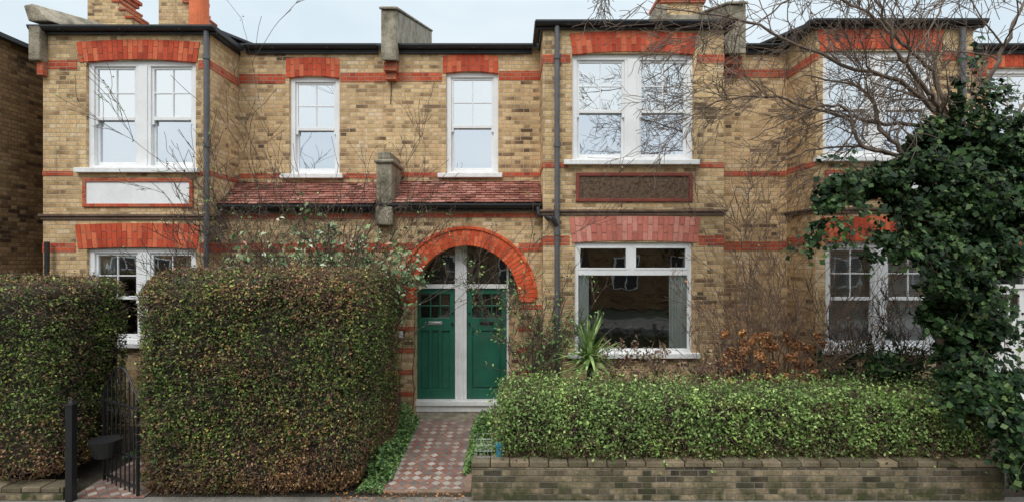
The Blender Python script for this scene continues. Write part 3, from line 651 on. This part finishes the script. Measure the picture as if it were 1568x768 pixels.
def hedge(name,lo,hi,r,n,size,mat,amp,seed,faces=(1,1,1,.3,1),f0=2.0,taper=0,stray=.03,rough=.05,tw=0,straylen=.1,tmat=None):
    E=empty(name); rs=np.random.RandomState(seed); lo=np.array(lo,float); hi=np.array(hi,float)
    def shape(P):
        Q,d=rbox(P,lo,hi,r); k=sinnoise(Q,seed,f0)*amp+sinnoise(Q,seed+1,f0*5)*amp*.28
        Q=Q+d*k[:,None]
        if taper:
            zc=np.clip((Q[:,2]-lo[2])/(hi[2]-lo[2]),0,1); cx=(lo[0]+hi[0])/2; Q[:,0]=cx+(Q[:,0]-cx)*(1-taper*(1-zc)**1.5)
            Q[:,1]+= taper*1.2*((1-zc)**1.5)*(Q[:,1]<(lo[1]+hi[1])/2)
        return Q,d
    P=boxsurf(n,lo,hi,rs,faces); Q,d=shape(P)
    keep=rs.rand(n)<np.clip(.70+.65*sinnoise(Q,seed+9,11),.2,1); Q=Q[keep]; d=d[keep]; n=len(Q)
    off=-np.abs(rs.normal(size=n))*rough+ .02
    st=rs.rand(n)<stray; off[st]+=rs.rand(st.sum())**2*straylen
    leaves('leaves',Q+d*off[:,None],d,size,mat,E,jit=.95,rs=rs)
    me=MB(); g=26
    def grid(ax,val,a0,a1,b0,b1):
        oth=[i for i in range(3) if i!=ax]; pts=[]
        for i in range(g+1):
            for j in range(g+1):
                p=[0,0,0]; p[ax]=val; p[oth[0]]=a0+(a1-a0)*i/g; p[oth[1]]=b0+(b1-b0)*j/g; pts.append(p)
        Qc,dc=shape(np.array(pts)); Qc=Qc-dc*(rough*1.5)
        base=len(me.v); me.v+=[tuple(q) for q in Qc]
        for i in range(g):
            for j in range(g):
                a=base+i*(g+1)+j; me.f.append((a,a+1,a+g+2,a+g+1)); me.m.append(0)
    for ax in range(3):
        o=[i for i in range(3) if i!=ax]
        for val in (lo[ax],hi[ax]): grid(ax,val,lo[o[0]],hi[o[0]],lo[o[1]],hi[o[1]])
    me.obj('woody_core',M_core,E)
    if tw:
        P=boxsurf(tw,lo,hi,rs,faces); Q,d=shape(P); L=[]
        for q,dd_ in zip(Q,d):
            p=Vector(q)-Vector(dd_)*.05; v=(Vector(dd_)*.7+Vector(rs.normal(size=3))*.7+Vector((0,0,.3))).normalized(); l=rs.uniform(.06,.16)
            L.append(([p,p+v*l*.5,p+v*l+Vector(rs.normal(size=3))*.01],[.0035,.003,.0015]))
        tubes('twigs',L,tmat or M_twig,E,3)
    return E
def tubes(name,L,mat,parent=None,k=4):
    V=[];Fc=[]
    ang=[2*math.pi*i/k for i in range(k)]
    for pts,rad in L:
        base=len(V)
        for i,p in enumerate(pts):
            a=pts[max(i-1,0)]; b=pts[min(i+1,len(pts)-1)]; d=(b-a)
            if d.length<1e-6: d=Vector((0,0,1))
            d.normalize(); u=d.cross(Vector((.31,.77,.55)))
            if u.length<.05: u=d.cross(Vector((1,0,0)))
            u.normalize(); w=d.cross(u)
            for t_ in ang: V.append(tuple(p+(u*math.cos(t_)+w*math.sin(t_))*rad[i]))
        for i in range(len(pts)-1):
            for j in range(k):
                a=base+i*k+j; b=base+i*k+(j+1)%k; Fc.append((a,b,b+k,a+k))
    me=bpy.data.meshes.new(name); me.from_pydata(V,[],Fc); me.materials.append(mat)
    me.polygons.foreach_set('use_smooth',[True]*len(me.polygons))
    me.update(); o=bpy.data.objects.new(name,me); S.collection.objects.link(o)
    if parent: o.parent=parent
    return o
def rv(r): return Vector((r.gauss(0,1),r.gauss(0,1),r.gauss(0,1)))
def grow(out,p,d,L,r,lvl,rg,wig=.18,up=.0,nch=(3,5),ang=.75,rmin=.003,lf=(.4,.7),flat=1.0,cap=None):
    n=max(4,int(L/.11)); st=L/n; pts=[p.copy()]; rad=[r]; d=d.normalized(); dirs=[d.copy()]
    for i in range(n):
        d=(d+rv(rg)*wig*.5+Vector((0,0,up*.12))).normalized()
        p=p+d*st; pts.append(p.copy()); rad.append(max(rmin,r*(1-.72*(i+1)/n))); dirs.append(d.copy())
    out.append((pts,rad))
    if lvl<=0: return
    for _ in range(rg.randint(*nch)):
        i=rg.randint(max(1,n//6),n); q=rv(rg); q=(q-dirs[i]*q.dot(dirs[i])).normalized(); q.y*=flat
        nd=(dirs[i]*math.cos(ang*rg.uniform(.6,1.2))+q*math.sin(ang*rg.uniform(.6,1.2)))
        grow(out,pts[i],nd,L*rg.uniform(*lf),max(rmin,rad[i]*rg.uniform(.45,.7)),lvl-1,rg,wig,up,nch,ang,rmin,lf,flat,cap)

hedge('privet_hedge',(-4.50,-3.34,-.25),(-1.70,-1.25,2.50),.40,100000,.033,M_hedgeL,.11,3,faces=(.4,1,1.15,.02,.9),tw=9000,stray=.06,rough=.06,taper=.06)
hedge('privet_hedge',(-8.0,-3.25,.0),(-5.34,-1.9,2.36),.26,48000,.033,M_hedgeL,.09,8,faces=(.0,1,1.15,.02,.9),tw=4500,rough=.06,stray=.05)
hedge('lonicera_hedge',(-.14,-3.20,.20),(5.80,-2.15,1.03),.28,88000,.038,M_hedgeR,.10,5,faces=(1,.4,1.15,.05,1.1),f0=3,stray=.26,rough=.09,tw=7000,straylen=.19)

def mound(name,x0,x1,y0,y1,h,n,size,mat,seed,z0=-.12):
    rs=np.random.RandomState(seed); x=rs.uniform(x0,x1,n); y=rs.uniform(y0,y1,n)
    P=np.stack([x,y,np.zeros(n)],1); e=np.minimum(np.minimum(x-x0,x1-x)/(x1-x0)*4,1)
    z=z0+(y+3.2)*.04+rs.rand(n)**.6*h*(.55+.45*sinnoise(P,seed,5))*np.clip(e,.15,1); P[:,2]=z
    N=np.tile([[0,-.3,1.]],(n,1)); return leaves(name,P,N,size,mat,None,.6,.6,rs)
mound('groundcover_plants',-2.05,-1.5,-2.9,-.8,.46,6000,.05,M_gcov,21)
mound('groundcover_plants',-.62,-.1,-2.7,-.8,.5,5500,.05,M_gcov,22)
mound('groundcover_plants',-5.3,-4.4,-2.2,-1,.3,3000,.06,M_gcov,23)
mound('groundcover_plants',-1.85,-1.55,-3.2,-2.7,.12,800,.035,M_gcov,24)
mound('fallen_leaves',-2.1,-.5,-3.4,-3.1,.02,260,.03,M_rust,25,-.14)
mound('fallen_leaves',-1.7,-.5,-3.0,-1.0,.02,150,.03,M_rust,26,-.115)

# ---------------- ivy-clad tree + bare crown
T=empty('ivy_covered_tree'); rg=random.Random(5)
out=[]
tx,ty=5.5,-2.75
trunk=[Vector((tx+.1,ty,-.2)),Vector((tx+.05,ty,.8)),Vector((tx-.02,ty+.02,1.8)),Vector((tx-.08,ty,2.8)),Vector((tx+.05,ty,3.7)),Vector((tx-.05,ty-.05,4.3))]
out.append((trunk,[.17,.14,.12,.11,.09,.07]))
def limb(pts,r0,r1,lvl=3,nch=9,Lc=(.5,1.3),up=.0,rm=.0034):
    P=[Vector(p) for p in pts]; Q=[]; n=len(P)
    for s in range(n-1):
        p0=P[max(s-1,0)];p1=P[s];p2=P[s+1];p3=P[min(s+2,n-1)]
        for k in range(7):
            t=k/7; q=.5*((2*p1)+(p2-p0)*t+(2*p0-5*p1+4*p2-p3)*t*t+(3*p1-p0-3*p2+p3)*t**3); Q.append(q+rv(rg)*.014)
    Q.append(P[-1]); n=len(Q); R=[r0+(r1-r0)*i/(n-1) for i in range(n)]; out.append((Q,R))
    for _ in range(nch):
        i=rg.randint(3,n-2); d=(Q[i+1]-Q[i-1]).normalized(); q=rv(rg); q=(q-d*q.dot(d)).normalized(); q.y*=.6
        grow(out,Q[i],d*.7+q*.8,rg.uniform(*Lc),R[i]*.5,lvl-1,rg,.34,up,(3,6),.7,rm,(.4,.7))
t4=trunk[4];t5=trunk[5]
limb([t5,(4.9,-2.9,4.75),(3.9,-3.0,5.05),(2.8,-3.1,5.45),(1.7,-3.1,5.65)],.032,.007,3,17,(.6,1.3))
limb([t5,(4.7,-2.6,4.4),(3.9,-2.5,4.6),(3.1,-2.6,4.75),(2.3,-2.6,4.55)],.028,.007,3,17,(.5,1.2),-.2)
limb([t5,(5.3,-2.8,4.9),(4.7,-2.9,5.4),(4.0,-3.0,5.8),(2.8,-3,6.0)],.03,.008,3,15,(.5,1.2))
limb([t5,(5.9,-2.9,4.9),(6.1,-3.0,5.5),(6.4,-3.0,6.2)],.035,.012,3,11,(.5,1.2))
limb([t4,(6.2,-2.8,4.2),(6.6,-2.7,4.8),(7.0,-2.8,5.3)],.035,.012,3,10,(.5,1.1))
limb([t4,(5.0,-2.5,4.0),(4.4,-2.3,4.15),(3.8,-2.3,4.0),(3.3,-2.3,3.7)],.024,.006,3,13,(.4,1.0),-.3)
limb([t5,(5.0,-3.1,4.6),(4.5,-3.3,4.95),(4.2,-3.4,5.5),(4.1,-3.5,6.1)],.03,.01,3,12,(.4,1.1))
limb([t4,(4.9,-2.9,3.9),(4.55,-2.9,4.25),(4.35,-2.9,4.7),(3.6,-2.9,4.9)],.036,.008,3,12,(.4,1.1))
limb([(4.9,-2.9,3.9),(4.3,-2.9,4.05),(4.1,-2.9,4.5),(3.5,-2.9,4.4),(2.9,-2.9,4.1)],.028,.006,3,12,(.4,1.0))
limb([(4.2,-3.3,7.2),(3.2,-3.2,6.5),(2.2,-3.1,6.1),(1.0,-3.1,6.0)],.02,.005,3,11,(.4,.9),-.2)
limb([(5.0,-3.1,7.0),(4.2,-3.0,6.2),(3.4,-3.0,5.8),(2.7,-3.0,5.3)],.022,.006,3,12,(.4,1.0),-.3)
limb([(6.0,-3.1,7.0),(5.4,-3.0,6.0),(4.9,-3.0,5.2),(4.6,-3.0,4.6)],.02,.006,3,12,(.4,1.0),-.1)
tubes('trunk_and_branches',out,M_bark,T,4)
rs=np.random.RandomState(77)
blobs=[
 (1500,250,6.5,.45,.36),(1550,235,6.6,.4,.42),(1440,225,6.6,.33,.26),(1395,255,6.5,.35,.22),(1340,282,6.4,.33,.15),(1292,290,6.4,.24,.13),(1268,312,6.4,.15,.17),
 (1470,310,6.4,.48,.32),(1550,320,6.6,.4,.42),(1405,315,6.5,.33,.16),(1252,345,6.4,.07,.08),(1465,150,6.6,.07,.26),(1385,380,6.4,.17,.17),(1352,365,6.4,.1,.07),
 (1500,385,6.5,.40,.3),(1470,440,6.4,.33,.28),(1448,490,6.4,.26,.22),(1495,500,6.4,.26,.3),(1478,555,6.3,.30,.26),(1515,590,6.2,.27,.26),(1485,600,6.2,.25,.16),
 (1545,640,6.1,.18,.28),(1560,700,6.1,.12,.28),(1428,400,6.3,.16,.17),(1410,345,6.4,.2,.2)]
C=[];N=[]
for u,v,d,ru,rz in blobs:
    n=int(8500*(ru*rz)/.2)+320; dirn=nrm(rs.normal(size=(n,3))); rad=(.35+.75*rs.rand(n)**.6)[:,None]
    lump=(1+.42*sinnoise(dirn*2.2,int(u+v),2.5))[:,None]
    c=np.array([[X(u,d),d-9.5,Z(v,d)]]); p=c+dirn*rad*lump*np.array([[ru,min(ru,.4),rz]])
    k=sinnoise(p,91,7)>-.16
    C.append(p[k]); N.append((dirn*.6+np.array([[0,-.6,.5]]))[k])
leaves('ivy_leaves',np.concatenate(C),np.concatenate(N),.070,M_ivy,T,.85,.7,rs)
iv=[]
for k in range(150):
    u,v,d,ru,rz=rg.choice(blobs); p=Vector((X(u,d)+rg.uniform(-ru,ru)*.9,d-9.5-.2,Z(v,d)+rg.uniform(-rz,rz)*.9)); grow(iv,p,Vector((rg.uniform(-1,.8),-.3,rg.uniform(-.9,.5))),rg.uniform(.2,.5),.006,1,rg,.3,-.5)
tubes('ivy_stems',iv,M_twigd,T,3)
pl=[];pn=[]
for pts,_ in iv:
    for p in pts[1:]:
        for _k in range(2): pl.append([p.x+rs.normal()*.025,p.y+rs.normal()*.03,p.z+rs.normal()*.025]); pn.append([0,-1,.6])
leaves('ivy_sprays',np.array(pl),np.array(pn),.068,M_ivy,T,.85,.6,rs)

# ---------------- shrubs
def shrub(name,base,n,h,spread,seed,mat,lvl=2,leafmat=None,leafsize=.05,leafp=.3,r=.012,wig=.22,up=.35,nch=(3,5),lean=(0,0),flat=1.0,zmin=-9,rm=.0034,sb=.15,zmax=99):
    rgg=random.Random(seed); E=empty(name); out=[]
    for i in range(n):
        a=rgg.uniform(0,6.28); d=Vector((math.cos(a)*spread+lean[0],math.sin(a)*spread*.5*flat+lean[1],1))
        grow(out,Vector(base)+Vector((rgg.uniform(-sb,sb),rgg.uniform(-.1,.1),0)),d,h*rgg.uniform(.6,1.05),r*rgg.uniform(.6,1.1),lvl,rgg,wig,up,nch,.65,rm,(.3,.55),flat)
    tubes('stems',out,mat,E,4)
    if leafmat:
        r2=np.random.RandomState(seed); P=[]
        for pts,_ in out:
            for p in pts[2:]:
                if zmin<p.z<zmax and r2.rand()<leafp: P.append([p.x,p.y,p.z])
        if P:
            P=np.repeat(np.array(P),2,0); P=P+r2.normal(size=P.shape)*leafsize*.5
            leaves('leaves',P,np.tile([[0,-.6,.8]],(len(P),1)),leafsize,leafmat,E,.5,.8,r2)
    return E
shrub('climbing_rose',(X(440,8.1),-1.4,.0),15,3.5,.22,31,M_twigd,3,M_gcov,.035,.16,.014,nch=(4,6),sb=.5)
shrub('climbing_rose',(X(532,8.2),-1.3,.0),10,4.3,.05,32,M_twigd,3,M_redleaf,.035,.10,.014,nch=(3,5),sb=.22)
shrub('wisteria_bush',(X(322,8.1),-1.4,.0),10,2.95,.10,33,M_twigd,3,M_photi,.03,.08,.013,nch=(4,5),sb=.3)
shrub('evergreen_shrub',(X(515,7.7),-1.75,1.55),24,1.35,.6,34,M_twigd,2,M_photi,.09,.85,.010,nch=(3,4),sb=.75,lean=(.0,-.05),zmin=2.1)
shrub('evergreen_shrub',(X(596,7.9),-1.5,1.4),9,1.25,.3,35,M_twigd,2,M_photi,.08,.6,.01)
shrub('climbing_rose',(X(806,8.5),-.95,.0),7,2.4,.07,36,M_twigd,3,M_gcov,.05,.2,.010)
shrub('climbing_rose',(X(838,8.3),-1.2,.0),9,2.0,.30,37,M_twigd,3,M_gcov,.05,.2,.010)
shrub('climbing_rose',(X(612,8.7),-.78,.0),5,2.6,.06,38,M_twigd,2,M_gcov,.05,.35,.009,lean=(.02,0))
shrub('bare_shrub',(X(1180,8.0),-1.5,.0),14,3.0,.26,41,M_twig,3,None,r=.013,nch=(3,4),rm=.0034,sb=.35)
shrub('bare_shrub',(X(1225,7.6),-1.9,.3),10,2.0,.35,42,M_twig,3,M_rust,.035,.06,r=.011,nch=(3,4))
shrub('bare_shrub',(X(1330,7.6),-1.9,.3),13,1.9,.42,43,M_twigd,3,M_rust,.035,.06,r=.012,nch=(3,5))
shrub('bare_shrub',(X(1120,8.0),-1.5,.3),10,1.5,.4,44,M_twig,3,M_rust,.04,.10,r=.01)
shrub('flowering_shrub',(X(970,7.7),-1.8,.5),13,.72,.8,45,M_twig,2,M_redleaf,.055,.8,r=.008,sb=.3)
shrub('flowering_shrub',(X(1060,7.7),-1.8,.5),13,.75,.8,46,M_twig,2,M_redleaf,.055,.7,r=.008,sb=.3)
shrub('evergreen_shrub',(X(1345,7.3),-2.2,.5),14,.85,.6,47,M_twigd,2,M_ivy,.085,.95,r=.008,sb=.25)
E=empty('hydrangea_bush'); rs=np.random.RandomState(9); C=[];N=[];st=[]
for k in range(60):
    u=rs.uniform(1108,1262); v=rs.uniform(508,592); d=rs.uniform(7.3,7.7); c=np.array([X(u,d),d-9.5,Z(v,d)]); q=int(rs.uniform(40,120)); dr=nrm(rs.normal(size=(q,3))); C.append(c+dr*rs.uniform(.04,.08)*(.5+.6*rs.rand(q,1))); N.append(dr)
    st.append(([Vector((X(1185,7.5)+rs.normal()*.15,-2,0)),Vector((c[0]+rs.normal()*.05,c[1],c[2]-.4)),Vector(c)],[.008,.006,.004]))
leaves('dried_flower_heads',np.concatenate(C),np.concatenate(N),.04,M_rust,E,.8,.6,rs); tubes('stems',st,M_twig,E,4)
E=empty('yucca_plant'); m=MB(); c0=Vector((X(903,7.6),-1.9,1.20))
m2=MB(); m2.cyl((c0.x,c0.y,0),(c0.x,c0.y,c0.z),.05,.045); m2.obj('yucca_trunk',M_twigd,E)
rgy=random.Random(3)
for k in range(100):
    a=rgy.uniform(0,6.28); el=rgy.uniform(-.3,1.45); L=rgy.uniform(.38,.68); d=Vector((math.cos(a)*math.cos(el),math.sin(a)*math.cos(el),math.sin(el)))
    p=c0+Vector((0,0,rgy.uniform(-.12,.16))); side=d.cross(Vector((0,0,1))).normalized(); prev=None; n=6
    for i in range(n+1):
        t_=i/n; w=.030*(1-t_)**.6+.001 if t_>.15 else .024; l=p-side*w; r_=p+side*w
        if prev: m.poly([prev[0],prev[1],r_,l])
        prev=(l,r_); d=(d+Vector((0,0,-.07))).normalized(); p=p+d*L/n
m.obj('yucca_blades',M_yucca,E)

# ---------------- gate
G=empty('iron_gate'); G.location=(-4.38,-3.22,-.13); G.rotation_euler=(0,0,math.radians(-30))
m=MB(); L=.84; r=.009
m.box(-L,-L+.03,-.015,.015,0,1.12); m.box(-.03,0,-.015,.015,0,1.12)
for z in(.08,.42,1.0): m.box(-L+.031,-.031,-.012,.012,z,z+.025)
nb=8
for i in range(1,nb):
    x=-L+L*i/nb; top=1.12+.33*math.sin(math.pi*i/nb); m.cyl((x,0,.0),(x,0,top),r,n=8)
P_=[Vector((-L*i/20,0,1.1+.36*math.sin(math.pi*i/20))) for i in range(21)]
for a,b in zip(P_,P_[1:]): m.cyl(a,b,.011,n=8)
for i in range(nb-1):
    x=-L+L*(i+1)/nb; q=[Vector((x+.035*math.cos(t_/8*6.28)*(1-t_/14),0,.9+.05*math.sin(t_/8*6.28)*(1-t_/14))) for t_ in range(11)]
    for a,b in zip(q,q[1:]): m.cyl(a,b,.005,n=6)
m.obj('gate_ironwork',M_black,G)
m=MB(); zc=.42
for k in range(5):
    z0,z1=zc+.04*k,zc+.04*(k+1); m.cyl((-.48,-.13,z0),(-.48,-.13,z1),.115+.012*k,.127+.012*k,18)
m.obj('hanging_planter',M_black,G)
E=empty('gate_post'); m=MB(); x=X(109,6.2); m.box(x-.04,x+.04,-3.34,-3.26,-.15,.95); m.box(x-.05,x+.05,-3.35,-3.25,.95,.975); m.cyl((x,-3.3,.975),(x,-3.3,1.03),.03,.008); m.obj('post',M_black,E,bevel=.004)
E=empty('wire_rack'); L_=[]; bx,by=-.33,-3.18; z0=.36
for i in range(5): L_.append(([Vector((bx-.09+.045*i,by,z0-.06)),Vector((bx-.09+.045*i,by,z0+.18))],[.0028,.0028]))
for k in range(4): L_.append(([Vector((bx-.10,by,z0-.05+.07*k)),Vector((bx+.10,by,z0-.05+.07*k))],[.0028,.0028]))
for i in range(3): L_.append(([Vector((bx-.09,by,z0+.16-.1*i)),Vector((bx-.09,by+.2,z0+.16-.1*i)),Vector((bx+.10,by+.2,z0+.16-.1*i))],[.0028]*3))
tubes('wires',L_,M_wire,E,5)
E=empty('flower_pot'); m=MB(); px=X(765,6.35); m.cyl((px,-3.14,.28),(px,-3.14,.46),.035,.05,16); m.cyl((px,-3.14,.43),(px,-3.14,.465),.056,.056,16); m.obj('pot',M_bluepot,E)

# ---------------- across the street (seen mirrored in the windows)
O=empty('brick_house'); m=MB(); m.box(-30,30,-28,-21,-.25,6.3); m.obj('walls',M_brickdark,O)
m=MB(); m.hexa([(-30,-28,6.3),(30,-28,6.3),(30,-20.8,6.3),(-30,-20.8,6.3),(-30,-25,8),(30,-25,8),(30,-24,8),(-30,-24,8)]); m.obj('roof',M_slate,O)
m=MB(); g=MB()
for k in range(-9,10):
    for z in(.9,3.9):
        x=k*3.1; m.box(x-.75,x+.75,-20.99,-20.93,z,z+1.7)
        for sx in(-.67,.04):
            for sz in(.08,.9): g.box(x+sx,x+sx+.63,-20.93,-20.92,z+sz,z+sz+.72)
m.obj('window_frames',M_white,O); g.obj('window_panes',M_room,O)
for k,(bx,by,s,hh) in enumerate(((-6.5,-15,9,2.3),(3.2,-15.3,19,2.4),(9,-15,29,2.6))):
    T2=empty('bare_tree'); rg2=random.Random(s); o=[]
    tr=[Vector((bx,by,-.2)),Vector((bx+.1,by,1.5)),Vector((bx,by,3))]; o.append((tr,[.22,.17,.14]))
    for i in range(7):
        a=i*.9+rg2.random(); grow(o,tr[2],Vector((math.cos(a)*.8,math.sin(a)*.8,1)),rg2.uniform(hh*.8,hh*1.15),.06,3,rg2,.25,.3,(4,5),.6,.007,(.4,.6))
    tubes('trunk_and_branches',o,M_twigd,T2,3)

# ================================================================ WORLD / LIGHT / CAMERA
W=bpy.data.worlds.new('World'); S.world=W; W.use_nodes=True; nt=W.node_tree; nt.nodes.clear()
out_=nt.nodes.new('ShaderNodeOutputWorld'); sky=nt.nodes.new('ShaderNodeTexSky'); sky.sky_type='NISHITA'; sky.sun_disc=False
SE=math.radians(48)
sky.sun_elevation=SE; sky.dust_density=3; sky.air_density=1.2
b1=nt.nodes.new('ShaderNodeBackground'); b1.inputs[1].default_value=.10; nt.links.new(sky.outputs[0],b1.inputs[0])
tc=nt.nodes.new('ShaderNodeTexCoord'); sp=nt.nodes.new('ShaderNodeSeparateXYZ'); nt.links.new(tc.outputs['Generated'],sp.inputs[0])
rp=nt.nodes.new('ShaderNodeValToRGB'); nt.links.new(sp.outputs[2],rp.inputs[0]); e=rp.color_ramp.elements
e[0].position=0; e[0].color=(1.05,1.08,1.09,1); e[1].position=1; e[1].color=(3.1,3.2,3.3,1)
q=e.new(.42); q.color=(.93,1.03,1.08,1); q=e.new(.62); q.color=(2.05,2.12,2.2,1)
nz=nt.nodes.new('ShaderNodeTexNoise'); nz.inputs['Scale'].default_value=2.2; nz.inputs['Detail'].default_value=6; mpw=nt.nodes.new('ShaderNodeMapping'); mpw.inputs['Scale'].default_value=(1,1,2.5)
nt.links.new(tc.outputs['Generated'],mpw.inputs[0]); nt.links.new(mpw.outputs[0],nz.inputs['Vector'])
r2=nt.nodes.new('ShaderNodeValToRGB'); nt.links.new(nz.outputs['Fac'],r2.inputs[0]); r2.color_ramp.elements[0].position=.35; r2.color_ramp.elements[0].color=(.83,.89,.93,1); r2.color_ramp.elements[1].position=.65; r2.color_ramp.elements[1].color=(1.06,1.05,1.04,1)
mm=nt.nodes.new('ShaderNodeMix'); mm.data_type='RGBA'; mm.blend_type='MULTIPLY'; mm.inputs[0].default_value=1; nt.links.new(rp.outputs[0],mm.inputs[6]); nt.links.new(r2.outputs[0],mm.inputs[7])
b2=nt.nodes.new('ShaderNodeBackground'); nt.links.new(mm.outputs[2],b2.inputs[0]); b2.inputs[1].default_value=1.0
ms=nt.nodes.new('ShaderNodeMixShader'); ms.inputs[0].default_value=.85; nt.links.new(b1.outputs[0],ms.inputs[1]); nt.links.new(b2.outputs[0],ms.inputs[2]); nt.links.new(ms.outputs[0],out_.inputs[0])
sl=bpy.data.lights.new('sun','SUN'); sl.energy=1.35; sl.angle=math.radians(24); sl.color=(1,.97,.93)
so=bpy.data.objects.new('sun',sl); S.collection.objects.link(so)
v=Vector((-.35,-1,0)).normalized()*math.cos(SE)+Vector((0,0,math.sin(SE)))
so.rotation_euler=(v).to_track_quat('Z','Y').to_euler()
sky.sun_rotation=math.atan2(v.x,v.y)
cam=bpy.data.cameras.new('camera'); co=bpy.data.objects.new('camera',cam); S.collection.objects.link(co)
co.location=(0,-9.5,EYE); co.rotation_euler=(math.radians(90),0,0); cam.sensor_width=36; cam.lens=F/1568*36; cam.shift_y=6/1568; cam.clip_end=1500
S.camera=co
S.view_settings.view_transform='Standard'; S.view_settings.look='None'; S.view_settings.exposure=0
